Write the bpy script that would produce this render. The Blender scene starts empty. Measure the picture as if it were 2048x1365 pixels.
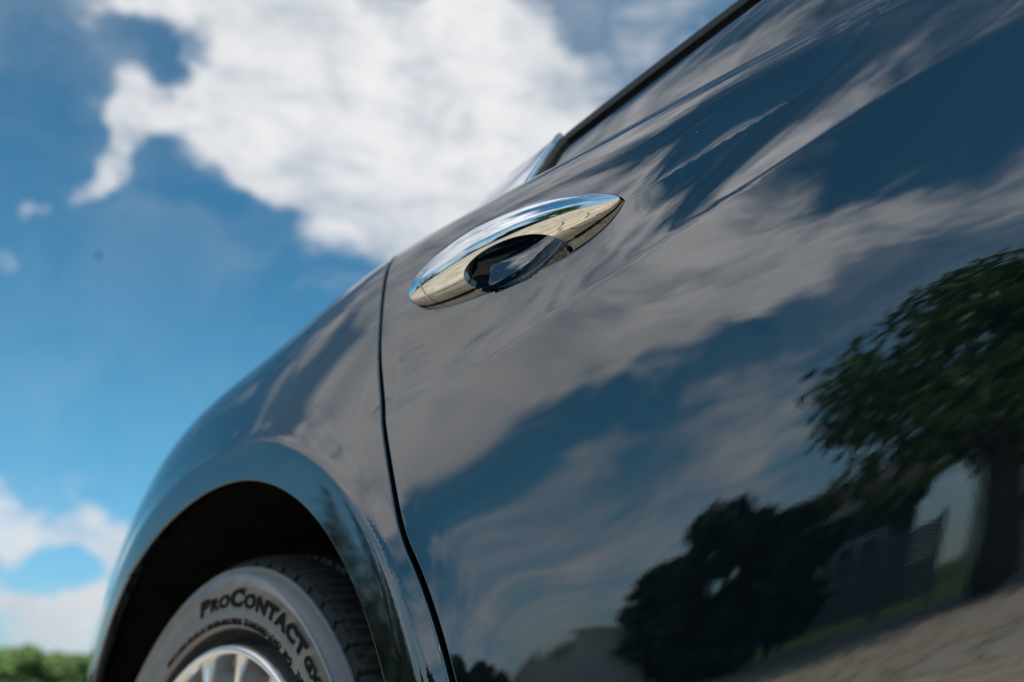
import bpy, bmesh, math, random
import numpy as np
from mathutils import Matrix, Vector
random.seed(7)
RNG = np.random.default_rng(7)
scene = bpy.context.scene
COL = scene.collection

# ------------------------------------------------------------------ camera
CAM = np.array([0.9013, -0.3893, 0.5469])
YAW, PITCH, ROLL, FPX = 0.8454, 0.3900, 0.02245, 1701.8
Fv = np.array([-math.sin(YAW)*math.cos(PITCH), math.cos(YAW)*math.cos(PITCH), math.sin(PITCH)])
R0 = np.array([math.cos(YAW), math.sin(YAW), 0.0]); U0 = np.cross(R0, Fv)
Rv = R0*math.cos(ROLL) + U0*math.sin(ROLL); Uv = -R0*math.sin(ROLL) + U0*math.cos(ROLL)
cd = bpy.data.cameras.new('camera'); co = bpy.data.objects.new('camera', cd); COL.objects.link(co)
cd.sensor_width = 36.0; cd.lens = FPX/2048*36.0; cd.clip_start = 0.01; cd.clip_end = 2000.0
co.matrix_world = Matrix(((Rv[0], Uv[0], -Fv[0], CAM[0]), (Rv[1], Uv[1], -Fv[1], CAM[1]), (Rv[2], Uv[2], -Fv[2], CAM[2]), (0, 0, 0, 1)))
cd.dof.use_dof = True; cd.dof.focus_distance = 0.62; cd.dof.aperture_fstop = 3.5; cd.dof.aperture_blades = 9
scene.camera = co
def pdir(px, py):
    d = Fv + Rv*(px-1024)/FPX - Uv*(py-682.5)/FPX
    return d/np.linalg.norm(d)

# ------------------------------------------------------------------ sky, sun, exposure
SUN_EL, SUN_AZ = math.radians(52), math.radians(-28)      # azimuth measured from +X towards +Y
world = bpy.data.worlds.new('World'); scene.world = world; world.use_nodes = True
nt = world.node_tree; nt.nodes.clear()
def wn(t, **k):
    n = nt.nodes.new(t)
    for a, b in k.items(): setattr(n, a, b)
    return n
def wmath(op, a, b=None, clamp=False):
    n = wn('ShaderNodeMath', operation=op, use_clamp=clamp)
    for i, s in enumerate((a, b)):
        if s is None: continue
        if hasattr(s, 'is_linked'): nt.links.new(s, n.inputs[i])
        else: n.inputs[i].default_value = s
    return n.outputs[0]
wout = wn('ShaderNodeOutputWorld'); wbg = wn('ShaderNodeBackground')
sky = wn('ShaderNodeTexSky', sky_type='NISHITA', sun_disc=False)
sky.sun_elevation = SUN_EL; sky.sun_rotation = math.radians(90) - SUN_AZ
sky.air_density = 1.0; sky.dust_density = 0.6; sky.ozone_density = 1.6
tc = wn('ShaderNodeTexCoord')
vnorm = wn('ShaderNodeVectorMath', operation='NORMALIZE'); nt.links.new(tc.outputs['Generated'], vnorm.inputs[0])
def wnoise(scale, detail, rough, vec, off=(0, 0, 0), dist=0.0, zs=1.0):
    m = wn('ShaderNodeMapping'); m.inputs['Location'].default_value = off; m.inputs['Scale'].default_value = (1, 1, zs)
    nt.links.new(vec, m.inputs['Vector'])
    n = wn('ShaderNodeTexNoise'); n.inputs['Scale'].default_value = scale; n.inputs['Detail'].default_value = detail
    n.inputs['Roughness'].default_value = rough; n.inputs['Distortion'].default_value = dist
    nt.links.new(m.outputs[0], n.inputs['Vector'])
    return n
# the cloud edges are broken up by bending the direction with noise
nw = wnoise(7.0, 4, 0.5, vnorm.outputs[0], (3, 1, 2))
sub = wn('ShaderNodeVectorMath', operation='SUBTRACT'); nt.links.new(nw.outputs['Color'], sub.inputs[0]); sub.inputs[1].default_value = (.5, .5, .5)
scl = wn('ShaderNodeVectorMath', operation='SCALE'); nt.links.new(sub.outputs[0], scl.inputs[0]); scl.inputs['Scale'].default_value = 0.17
add = wn('ShaderNodeVectorMath', operation='ADD'); nt.links.new(vnorm.outputs[0], add.inputs[0]); nt.links.new(scl.outputs[0], add.inputs[1])
wv = wn('ShaderNodeVectorMath', operation='NORMALIZE'); nt.links.new(add.outputs[0], wv.inputs[0])
# cloud banks: (pixel x, pixel y, radius in pixels, weight); the direction alone counts
BANKS = [(320, 0, 80, .7), (430, 70, 110, .9), (560, 150, 170, 1), (750, 150, 220, 1), (900, 250, 200, 1), (700, 330, 160, .9),
         (850, 430, 110, .9), (950, 60, 130, .55), (1060, 230, 110, .5), (520, 250, 130, .9), (420, 270, 80, .7), (290, 250, 60, .9),
         (240, 330, 52, .8), (195, 385, 40, .6), (1150, 190, 80, .5), (1000, 350, 110, .8), (70, 110, 150, .03), (90, 60, 120, -.25),
         (640, 520, 150, .36), (300, 540, 130, .25), (100, 455, 24, .6), (40, 455, 28, .7), (5, 530, 30, .9), (0, 680, 60, .5),
         (0, 960, 50, .8), (50, 1045, 70, .9), (195, 1075, 60, .9), (120, 1210, 70, .9), (200, 955, 50, .5), (20, 1320, 120, .5), (200, 1310, 110, .45),
         (335, 150, 70, -.8), (400, 370, 70, -.8), (500, 440, 60, -.4), (1340, 60, 150, .28), (200, 760, 260, -.5), (450, 620, 200, -.4), (60, 300, 120, -.4), (110, 1138, 50, -.9), (230, 1000, 40, -.5), (60, 1270, 50, -.4)]
# banks given by direction: azimuth from -Y towards -X (degrees), elevation, radius in degrees, weight
BANKS_DIR = [(50, 36, 16, .78), (36, 46, 9, .8), (60, 27, 11, .45), (85, 50, 16, .8), (52, 22, 7, .2), (24, 34, 5, .8), (15, 35, 6, .8), (32, 30, 5, .8), (38, 26, 5, .7),
             (34, 14, 8, .2), (24, 15, 7, .16), (44, 6, 9, .34), (30, 5, 10, .28), (60, 5, 8, .45), (70, 33, 4, .7), (64, 24, 4, .6), (82, 30, 3, .7), (66, 71, 12, .3),
             (22, 44, 9, -1), (14, 46, 10, -1), (28, 55, 9, -.7), (44, 20, 3.2, -.7), (38, 22, 3, -.7), (32, 22.5, 3, -.6), (44.5, 16, 2.5, -.6), (27, 24, 3, -.5), (46, 58, 9, -.5), (64, 60, 7, -.4), (72, 47, 4, -.35), (47, 13, 6, .2), (67, 12, 7, -.8), (90, 24, 9, -.5), (75, 28, 4, -.5), (88, 27, 2, .8), (84, 23, 1.8, .8), (78, 30, 1.8, .6), (71, 26, 2, .6), (94, 22, 1.8, .7)]
def bank(d, cin, cout, w, acc):
    dp = wn('ShaderNodeVectorMath', operation='DOT_PRODUCT'); nt.links.new(wv.outputs[0], dp.inputs[0]); dp.inputs[1].default_value = tuple(d)
    mr = wn('ShaderNodeMapRange', interpolation_type='SMOOTHSTEP')
    nt.links.new(dp.outputs['Value'], mr.inputs['Value'])
    mr.inputs['From Min'].default_value = cout; mr.inputs['From Max'].default_value = cin
    mr.inputs['To Min'].default_value = 0.0; mr.inputs['To Max'].default_value = w
    return mr.outputs[0] if acc is None else wmath('ADD', acc, mr.outputs[0])
pos = neg = None
for (px, py, r, w) in BANKS:
    d = pdir(px, py); a = r/FPX*(d@Fv)**1.5
    if w > 0: pos = bank(d, math.cos(a*.42), math.cos(a*1.5), w, pos)
    else: neg = bank(d, math.cos(a*.42), math.cos(a*1.5), -w, neg)
for (az, el, r, w) in BANKS_DIR:
    az, el, a = math.radians(az), math.radians(el), math.radians(r)
    d = np.array([-math.sin(az)*math.cos(el), -math.cos(az)*math.cos(el), math.sin(el)])
    if w > 0: pos = bank(d, math.cos(a*.5), math.cos(min(a*1.4, 3.1)), w, pos)
    else: neg = bank(d, math.cos(a*.5), math.cos(min(a*1.4, 3.1)), -w, neg)
pos = wmath('MINIMUM', pos, 1.0)
neg = wmath('MINIMUM', neg, 1.0)
field = wmath('SUBTRACT', pos, neg)
n1 = wnoise(3.2, 9, 0.58, vnorm.outputs[0], (5.3, 2.1, 8.8), 0.3, 1.8)
n2 = wnoise(13.0, 7, 0.6, vnorm.outputs[0], (1.3, 7.1, 0.8), 0.5, 2.2)
dens = wmath('ADD', wmath('MULTIPLY', wmath('SUBTRACT', n1.outputs[0], .5), .9), wmath('MULTIPLY', wmath('SUBTRACT', n2.outputs[0], .5), 1.2))
n4 = wnoise(7.5, 6, 0.6, vnorm.outputs[0], (4.4, 0.7, 2.9), 0.4, 4.5)
dens = wmath('ADD', dens, wmath('MULTIPLY', wmath('SUBTRACT', n4.outputs[0], .5), 1.05))
dens = wmath('ADD', dens, wmath('MULTIPLY', field, 0.95))
cov = wn('ShaderNodeMapRange', interpolation_type='SMOOTHSTEP'); nt.links.new(dens, cov.inputs['Value'])
cov.inputs['From Min'].default_value = -.05; cov.inputs['From Max'].default_value = 1.2
nv = wnoise(2.3, 7, 0.62, wv.outputs[0], (2, 6, 3), 0.4, 1.6)
veil = wn('ShaderNodeMapRange', interpolation_type='SMOOTHSTEP'); nt.links.new(nv.outputs[0], veil.inputs['Value'])
veil.inputs['From Min'].default_value = .36; veil.inputs['From Max'].default_value = .72; veil.inputs['To Min'].default_value = .0; veil.inputs['To Max'].default_value = .34
covv = wmath('MAXIMUM', cov.outputs[0], wmath('MULTIPLY', veil.outputs[0], wmath('SUBTRACT', 1.0, neg)))
n3 = wnoise(6.0, 5, 0.55, vnorm.outputs[0], (9, 4, 1))
crp = wn('ShaderNodeValToRGB'); nt.links.new(n3.outputs[0], crp.inputs[0])
crp.color_ramp.elements[0].position = .30; crp.color_ramp.elements[0].color = (.60, .64, .69, 1)
crp.color_ramp.elements[1].position = .60; crp.color_ramp.elements[1].color = (.87, .87, .88, 1)
sepd = wn('ShaderNodeSeparateXYZ'); nt.links.new(vnorm.outputs[0], sepd.inputs[0])
def zramp(z0, z1, c0, c1):
    r = wn('ShaderNodeMapRange', interpolation_type='SMOOTHSTEP'); nt.links.new(sepd.outputs[2], r.inputs['Value'])
    r.inputs['From Min'].default_value = z0; r.inputs['From Max'].default_value = z1
    m = wn('ShaderNodeMix', data_type='RGBA'); nt.links.new(r.outputs[0], m.inputs['Factor']); m.inputs['A'].default_value = (*c0, 1); m.inputs['B'].default_value = (*c1, 1)
    return m.outputs['Result']
def wmul(a, b):
    m = wn('ShaderNodeMix', data_type='RGBA', blend_type='MULTIPLY'); m.inputs['Factor'].default_value = 1
    nt.links.new(a, m.inputs['A']); nt.links.new(b, m.inputs['B']); return m.outputs['Result']
skyc = wmul(sky.outputs[0], zramp(0.0, .30, (.054, .086, .112), (.046, .110, .118)))         # sky strength about 0.1
sdp = wn('ShaderNodeVectorMath', operation='DOT_PRODUCT'); nt.links.new(vnorm.outputs[0], sdp.inputs[0])
sdp.inputs[1].default_value = (math.cos(SUN_EL)*math.cos(SUN_AZ), math.cos(SUN_EL)*math.sin(SUN_AZ), math.sin(SUN_EL))
brt = wn('ShaderNodeMapRange', interpolation_type='SMOOTHSTEP'); nt.links.new(sdp.outputs['Value'], brt.inputs['Value'])
brt.inputs['From Min'].default_value = .08; brt.inputs['From Max'].default_value = .50; brt.inputs['To Min'].default_value = 1.0; brt.inputs['To Max'].default_value = 1.55
cbr = wn('ShaderNodeVectorMath', operation='SCALE'); nt.links.new(crp.outputs[0], cbr.inputs[0]); nt.links.new(brt.outputs[0], cbr.inputs['Scale'])
cloudc = cbr.outputs[0]                                                                        # clouds are brighter towards the sun
mixc = wn('ShaderNodeMix', data_type='RGBA'); nt.links.new(covv, mixc.inputs['Factor'])
nt.links.new(skyc, mixc.inputs['A']); nt.links.new(cloudc, mixc.inputs['B'])
nt.links.new(mixc.outputs['Result'], wbg.inputs['Color']); wbg.inputs['Strength'].default_value = 1.0
nt.links.new(wbg.outputs[0], wout.inputs['Surface'])
ld = bpy.data.lights.new('sun', 'SUN'); ld.energy = 4.0; ld.angle = math.radians(0.53); ld.color = (1.0, .95, .88)
lo = bpy.data.objects.new('sun', ld); COL.objects.link(lo)
sd = Vector((math.cos(SUN_EL)*math.cos(SUN_AZ), math.cos(SUN_EL)*math.sin(SUN_AZ), math.sin(SUN_EL)))
lo.rotation_euler = (-sd).to_track_quat('-Z', 'Y').to_euler(); lo.location = sd*30
vs = scene.view_settings; vs.view_transform = 'Standard'; vs.look = 'None'; vs.exposure = 0.0; vs.gamma = 1.0; vs.use_curve_mapping = False

# ------------------------------------------------------------------ numeric helpers
def nspline(xs, ys):
    xs = np.asarray(xs, float); ys = np.asarray(ys, float); n = len(xs); h = np.diff(xs)
    A = np.eye(n); r = np.zeros_like(ys)
    for i in range(1, n-1):
        A[i, i-1] = h[i-1]; A[i, i] = 2*(h[i-1]+h[i]); A[i, i+1] = h[i]
        r[i] = 6*((ys[i+1]-ys[i])/h[i]-(ys[i]-ys[i-1])/h[i-1])
    m = np.linalg.solve(A, r.reshape(n, -1)).reshape(ys.shape)
    def f(x):
        x = np.clip(np.asarray(x, float), xs[0], xs[-1]); i = np.clip(np.searchsorted(xs, x)-1, 0, n-2)
        hi = h[i]; a = (xs[i+1]-x)/hi; b = (x-xs[i])/hi; e = hi*hi/6
        if ys.ndim > 1:
            sh = a.shape+(1,)*(ys.ndim-1); a = a.reshape(sh); b = b.reshape(sh); e = e.reshape(sh)
        return a*ys[i]+b*ys[i+1]+((a**3-a)*m[i]+(b**3-b)*m[i+1])*e
    return f
def bbasis(v, n, p=3):
    v = np.clip(np.asarray(v, float), 0, 1-1e-9)
    k = np.concatenate([np.zeros(p), np.linspace(0, 1, n-p+1), np.ones(p)])
    B = [((v >= k[i]) & (v < k[i+1])).astype(float) for i in range(n+p)]
    for d in range(1, p+1):
        M = []
        for i in range(n+p-d):
            t = 0
            if k[i+d] > k[i]: t = t+(v-k[i])/(k[i+d]-k[i])*B[i]
            if k[i+d+1] > k[i+1]: t = t+(k[i+d+1]-v)/(k[i+d+1]-k[i+1])*B[i+1]
            M.append(t)
        B = M
    return np.stack(B, -1)
def sstep(a, b, x):
    t = np.clip((x-a)/(b-a), 0, 1); return t*t*(3-2*t)

# ------------------------------------------------------------------ the car's skin as a surface: x along the car (front +X), y inwards, z up
def sec(dy, top, sh, db=None, tk=.0, lt=.0):
    b = dy if db is None else db
    m = .5*(b+dy)
    return [(.16+b, .17), (.06+b, .19), (.014+b+lt*2.2, .30), (.002+b+lt*2, .45), (.000+b+lt, .60), (.003+m, .74), (.009+dy+tk*.4, .84+(sh-.984)*.6),
            (.019+dy+tk, .925+(sh-.984)*.9), (.044+dy+tk*1.5, sh), (.10+dy+tk, sh+.022), (.22+dy, top-.01), (.55+dy*.4, top), (.95, top+.005)]
XS = [-1.16, -1.12, -1.02, -.85, -.6, -.35, -.1, .2, .5, .65, .8, 1.3, 2.2, 3.0, 3.5, 3.85, 3.93]
SC = [sec(.72, .86, .76, .70), sec(.47, .88, .775, .45), sec(.32, .90, .79, .28), sec(.21, .93, .81, .172), sec(.090, .95, .848, .068, .005),
      sec(.014, .97, .909, .012, .012), sec(.0, .99, .955, 0, .016), sec(.0, 1.005, .981, 0, .003), sec(.0, 1.0, .971, 0, 0, .001), sec(.0, .998, .967, 0, 0, .006), sec(.0, .995, .963, 0, -.001, .014),
      sec(.0, .99, .962, 0, 0, .017), sec(.0, .98, .95, 0, 0, .02), sec(.0, .95, .92), sec(.05, .90, .86), sec(.30, .80, .76), sec(.62, .74, .70)]
NC = len(SC[0])
CTRL = nspline(XS, np.array(SC))
WZ = .345; WB = 3.065; R_LIP = .4055; R_RIDGE = .449; R_SHUT = .470
ZC = nspline([.2, .306, .388, .449, .503, .57, .628, .666, .707, .738, .78, .82, 1.0, 1.5, 2.6, 3.4], [.745, .763, .777, .789, .801, .816, .829, .837, .845, .851, .857, .862, .882, .905, .915, .90])
def disp(x, z, cup=True):
    d = np.zeros_like(x)
    A = (.12*sstep(.25, .31, x)+.25*sstep(.545, .68, x))*(1-.65*sstep(.70, .98, x))
    dk = .048+.030*sstep(.56, .70, x)
    w = .0009+.006*sstep(.70, .98, x)
    t = z-ZC(x)
    d = d+A*w*np.logaddexp(0, np.clip(t/w, -60, 60))*np.exp(-(np.maximum(t, 0)/dk)**2)
    for wx in (0.0, WB):
        r = np.hypot(x-wx, z-WZ); q = .0045*np.logaddexp(0, np.clip((r-R_RIDGE)/.0045, -60, 60))
        F = .018*(1-.5*sstep(-.22, -.42, x) if wx == 0 else 1.0)
        d = d-F*np.exp(-q/.050)
        d = d+.06*np.maximum(R_RIDGE-r, 0)*sstep(.30, .40, r)
    # the slight unevenness of pressed sheet metal
    r = np.hypot(x, z-WZ)
    wv_ = (1-.88*sstep(.50, .64, x)*(1-sstep(.70, .80, z)))*sstep(.465, .52, r)
    d = d+wv_*.62*(.00042*np.sin(2*math.pi*(2.3*x+5.6*z)+.6)+.00026*np.sin(2*math.pi*(-3.1*x+8.3*z)+2.1)+.00012*np.sin(2*math.pi*(6.3*x+9.7*z)+4.0))
    if cup:
        q = ((x-.4515)/.0600)**2+((z-.879)/np.where(z > .879, .022, .0365))**2
        d = d+.016*np.maximum(0, 1-q)**.9
    return d
def S(x, v, cup=True):
    x = np.asarray(x, float); v = np.asarray(v, float)
    C = CTRL(x); B = bbasis(v, NC)
    y = (C[..., 0]*B).sum(-1); z = (C[..., 1]*B).sum(-1)
    y = y+disp(x, z, cup)*(1-sstep(.985, 1.01, z))
    return np.stack([x, y, z], -1)
def normals(F, x, v, e=4e-4):
    a = F(x+e, v)-F(x-e, v); b = F(x, np.minimum(v+e, 1))-F(x, np.maximum(v-e, 0))
    n = np.cross(a, b); return n/(np.linalg.norm(n, axis=-1, keepdims=True)+1e-12)
def v_at(x, z):
    x = np.asarray(x, float); z = np.asarray(z, float)
    lo = np.zeros_like(x); hi = np.full_like(x, .72)
    for _ in range(40):
        m = .5*(lo+hi); zz = S(x, m, False)[..., 2]
        lo = np.where(zz < z, m, lo); hi = np.where(zz < z, hi, m)
    return .5*(lo+hi)
def ysurf(x, z): return S(x, v_at(x, z), False)[..., 1]
# greenhouse
GX = [-.62, -.45, -.2, .1, .3, .55, 1.0, 1.6, 2.1, 2.5, 2.85, 3.05]
GC = [[(.16, .80), (.22, .84), (.32, .87), (.45, .89), (.70, .90), (.95, .90)],
      [(.13, .87), (.19, .90), (.28, .93), (.42, .96), (.68, .99), (.95, 1.0)],
      [(.095, .92), (.150, .965), (.225, 1.01), (.37, 1.07), (.65, 1.14), (.95, 1.17)],
      [(.075, .950), (.105, 1.000), (.160, 1.045), (.30, 1.13), (.60, 1.24), (.95, 1.29)],
      [(.062, .957), (.100, 1.025), (.152, 1.090), (.28, 1.19), (.58, 1.32), (.95, 1.37)],
      [(.058, .952), (.095, 1.040), (.150, 1.130), (.27, 1.24), (.55, 1.38), (.95, 1.43)],
      [(.055, .948), (.090, 1.050), (.150, 1.165), (.26, 1.29), (.50, 1.42), (.95, 1.46)],
      [(.055, .945), (.090, 1.055), (.150, 1.185), (.25, 1.32), (.48, 1.43), (.95, 1.47)],
      [(.058, .940), (.095, 1.040), (.155, 1.160), (.25, 1.27), (.48, 1.38), (.95, 1.42)],
      [(.065, .925), (.105, .990), (.170, 1.060), (.27, 1.13), (.48, 1.20), (.95, 1.24)],
      [(.090, .890), (.130, .915), (.20, .945), (.30, .97), (.50, 1.00), (.95, 1.02)],
      [(.12, .81), (.17, .83), (.24, .85), (.33, .86), (.52, .87), (.95, .88)]]
GCT = nspline(GX, np.array(GC))
def G(x, v):
    C = GCT(np.asarray(x, float)); B = bbasis(v, 6)
    return np.stack([np.asarray(x, float), (C[..., 0]*B).sum(-1), (C[..., 1]*B).sum(-1)], -1)
# shut line of the rear door in side view
SHUT = [(.408, .20), (.433, .235), (.458, .285)] + [(math.sqrt(R_SHUT**2-(z-WZ)**2), z) for z in np.linspace(.33, .65, 16)] + \
       [(.331, .694), (.311, .732), (.293, .769), (.277, .806), (.265, .842), (.255, .880), (.240, .925), (.222, .968), (.205, 1.01), (.19, 1.06)]
def smoothpoly(pts, n=160):
    pts = np.array(pts); s = np.r_[0, np.cumsum(np.hypot(*np.diff(pts, axis=0).T))]
    f = nspline(s, pts); return f(np.linspace(0, s[-1], n))
SHUTP = smoothpoly(SHUT)
def sdline(line, X, Z):
    sh = X.shape; X = X.ravel(); Z = Z.ravel(); out = np.empty_like(X)
    a = line[:-1]; d = np.diff(line, axis=0); L2 = (d**2).sum(1)
    for k in range(0, len(X), 20000):
        x = X[k:k+20000, None]-a[:, 0]; z = Z[k:k+20000, None]-a[:, 1]
        t = np.clip((x*d[:, 0]+z*d[:, 1])/L2, 0, 1)
        ex = x-t*d[:, 0]; ez = z-t*d[:, 1]; D = ex*ex+ez*ez; i = D.argmin(1); r = np.arange(len(i))
        sg = np.sign(d[i, 0]*z[r, i]-d[i, 1]*x[r, i]); out[k:k+20000] = -sg*np.sqrt(D[r, i])
    return out.reshape(sh)                     # positive on the door's side (+x of an upward line)
def g_shut(P): return sdline(SHUTP, P[..., 0], P[..., 2])
def g_arch(P, R=R_LIP): return np.minimum(np.hypot(P[..., 0], P[..., 2]-WZ), np.hypot(P[..., 0]-WB, P[..., 2]-WZ))-R
def g_bump(P): return np.maximum(P[..., 0]+.05, P[..., 2]-(.672+.06*(P[..., 0]+.25)))
LT = nspline([0, .05, .23, .49, .72, .88, .955, 1], [0, .0105, .0202, .0285, .0297, .0242, .0160, 0])
def g_lens(P):
    t = (P[..., 0]-.3095)/.253; zc = .8775
    h = np.where((t > 0) & (t < 1), LT(t), -.2)
    return h-np.abs(P[..., 2]-zc)
#ENDGEO

# ------------------------------------------------------------------ materials
def mat(name, color=(.5, .5, .5), rough=.5, metal=0.0, ior=1.5, coat=0.0, spec=.5):
    m = bpy.data.materials.new(name); m.use_nodes = True; b = m.node_tree.nodes['Principled BSDF']
    b.inputs['Base Color'].default_value = (*color, 1); b.inputs['Roughness'].default_value = rough
    b.inputs['Metallic'].default_value = metal; b.inputs['IOR'].default_value = ior
    b.inputs['Coat Weight'].default_value = coat; b.inputs['Coat Roughness'].default_value = .01
    b.inputs['Specular IOR Level'].default_value = spec
    return m
def nodes(m): return m.node_tree, m.node_tree.nodes['Principled BSDF']
def vary(m, c1, c2, scale, detail=6, rough=.6, lo=.35, hi=.65, coord='Object', bump=0.0, bscale=None, bdist=.01, rvar=None, stretch=None):
    t, b = nodes(m); n = t.nodes; L = t.links.new
    tc = n.new('ShaderNodeTexCoord'); nz = n.new('ShaderNodeTexNoise'); nz.inputs['Scale'].default_value = scale
    nz.inputs['Detail'].default_value = detail; nz.inputs['Roughness'].default_value = rough
    src = tc.outputs[coord]
    if stretch:
        mp = n.new('ShaderNodeMapping'); mp.inputs['Scale'].default_value = stretch; L(src, mp.inputs[0]); src = mp.outputs[0]
    L(src, nz.inputs['Vector'])
    r = n.new('ShaderNodeValToRGB'); r.color_ramp.elements[0].position = lo; r.color_ramp.elements[1].position = hi
    r.color_ramp.elements[0].color = (*c1, 1); r.color_ramp.elements[1].color = (*c2, 1)
    L(nz.outputs[0], r.inputs[0]); L(r.outputs[0], b.inputs['Base Color'])
    if rvar:
        mr = n.new('ShaderNodeMapRange'); mr.inputs['To Min'].default_value = rvar[0]; mr.inputs['To Max'].default_value = rvar[1]
        L(nz.outputs[0], mr.inputs[0]); L(mr.outputs[0], b.inputs['Roughness'])
    if bump:
        n2 = n.new('ShaderNodeTexNoise'); n2.inputs['Scale'].default_value = bscale or scale*4; n2.inputs['Detail'].default_value = 5
        L(src, n2.inputs['Vector'])
        bp = n.new('ShaderNodeBump'); bp.inputs['Strength'].default_value = bump; bp.inputs['Distance'].default_value = bdist
        L(n2.outputs[0], bp.inputs['Height']); L(bp.outputs[0], b.inputs['Normal'])
    return m
M = {}
M['paint'] = mat('car_paint', (.0015, .0035, .006), .012, 0, 2.45)
def paint_dust(m):
    # clearcoat: faint orange peel and a few dust specks
    t, b = nodes(m); n = t.nodes; L = t.links.new
    tc = n.new('ShaderNodeTexCoord')
    pe = n.new('ShaderNodeTexNoise'); pe.inputs['Scale'].default_value = 260; pe.inputs['Detail'].default_value = 1
    L(tc.outputs['Object'], pe.inputs['Vector'])
    bp = n.new('ShaderNodeBump'); bp.inputs['Strength'].default_value = .02; bp.inputs['Distance'].default_value = .0002
    L(pe.outputs[0], bp.inputs['Height']); L(bp.outputs[0], b.inputs['Normal'])
    vo = n.new('ShaderNodeTexVoronoi'); vo.inputs['Scale'].default_value = 90; L(tc.outputs['Object'], vo.inputs['Vector'])
    lt = n.new('ShaderNodeMath'); lt.operation = 'LESS_THAN'; lt.inputs[1].default_value = .035; L(vo.outputs['Distance'], lt.inputs[0])
    cs = n.new('ShaderNodeMath'); cs.operation = 'GREATER_THAN'; cs.inputs[1].default_value = .88
    sp = n.new('ShaderNodeSeparateColor'); L(vo.outputs['Color'], sp.inputs[0]); L(sp.outputs[0], cs.inputs[0])
    mu = n.new('ShaderNodeMath'); mu.operation = 'MULTIPLY'; L(lt.outputs[0], mu.inputs[0]); L(cs.outputs[0], mu.inputs[1])
    mx = n.new('ShaderNodeMix'); mx.data_type = 'RGBA'; L(mu.outputs[0], mx.inputs['Factor'])
    mx.inputs['A'].default_value = (.0015, .0035, .006, 1); mx.inputs['B'].default_value = (.16, .15, .13, 1); L(mx.outputs['Result'], b.inputs['Base Color'])
    mr = n.new('ShaderNodeMapRange'); mr.inputs['To Min'].default_value = .012; mr.inputs['To Max'].default_value = .8
    L(mu.outputs[0], mr.inputs[0]); L(mr.outputs[0], b.inputs['Roughness'])
paint_dust(M['paint'])
M['chrome'] = mat('chrome', (.86, .86, .87), .025, 1.0)
M['alloy'] = vary(mat('alloy_face', (.82, .82, .83), .12, .9), (.78, .78, .79), (.86, .86, .87), 30, rvar=(.09, .2))
M['alloy_dark_reflect'] = vary(mat('alloy_reflection_tint', (.25, .22, .18), .3, .9), (.07, .055, .042), (.24, .18, .12), 18, rvar=(.1, .28))  # brown tone paints the paving's reflection into the wheel pockets; brake disc shares it
M['rubber'] = vary(mat('tyre_rubber', (.06, .06, .062), .42, 0, 2.1), (.044, .052, .064), (.078, .088, .102), 40, 8, .65, bump=.25, bscale=420, bdist=.0006, rvar=(.34, .52))
M['tread'] = vary(mat('tread_rubber', (.02, .02, .021), .6), (.010, .010, .010), (.028, .026, .024), 55, 8, .65, bump=.3, bscale=300, bdist=.001, rvar=(.45, .75))
M['letter'] = mat('tyre_letter', (.004, .004, .004), .75, 0, 1.3, spec=.2)
M['black'] = vary(mat('liner_black', (.006, .006, .006), .9, spec=.15), (.004, .004, .004), (.010, .010, .010), 25, bump=.4, bscale=120, bdist=.002)
M['seal'] = mat('black_seal', (.005, .005, .005), .6, spec=.12)
M['glass'] = vary(mat('tinted_glass', (.004, .006, .007), .006, 0, 2.0), (.004, .006, .007), (.005, .007, .008), 3)
M['lens'] = mat('red_lens', (.45, .01, .012), .08, 0, 1.6)
M['hlens'] = mat('lamp_lens', (.55, .57, .6), .05, .4, 1.6)

# ------------------------------------------------------------------ object helpers
def finish(name, me, m, parent=None):
    o = bpy.data.objects.new(name, me); COL.objects.link(o)
    if m is not None and not me.materials: me.materials.append(M[m] if isinstance(m, str) else m)
    if parent is not None: o.parent = parent
    return o
def meshobj(name, V, F, m, parent=None, smooth=True, nrm=None):
    me = bpy.data.meshes.new(name); me.from_pydata([tuple(map(float, v)) for v in V], [], [tuple(int(i) for i in f) for f in F]); me.update()
    if smooth: me.polygons.foreach_set('use_smooth', [True]*len(me.polygons))
    if nrm is not None: me.normals_split_custom_set_from_vertices([tuple(map(float, n)) for n in nrm])
    return finish(name, me, m, parent)
def tag(o, label=None, cat=None, group=None, kind=None):
    if label: o['label'] = label
    if cat: o['category'] = cat
    if group: o['group'] = group
    if kind: o['kind'] = kind
    return o
def empty(name, loc=(0, 0, 0), rz=0.0, label=None, cat=None, group=None):
    o = bpy.data.objects.new(name, None); COL.objects.link(o); o.location = loc; o.rotation_euler = (0, 0, rz); o.empty_display_size = .2
    return tag(o, label, cat, group)
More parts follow.
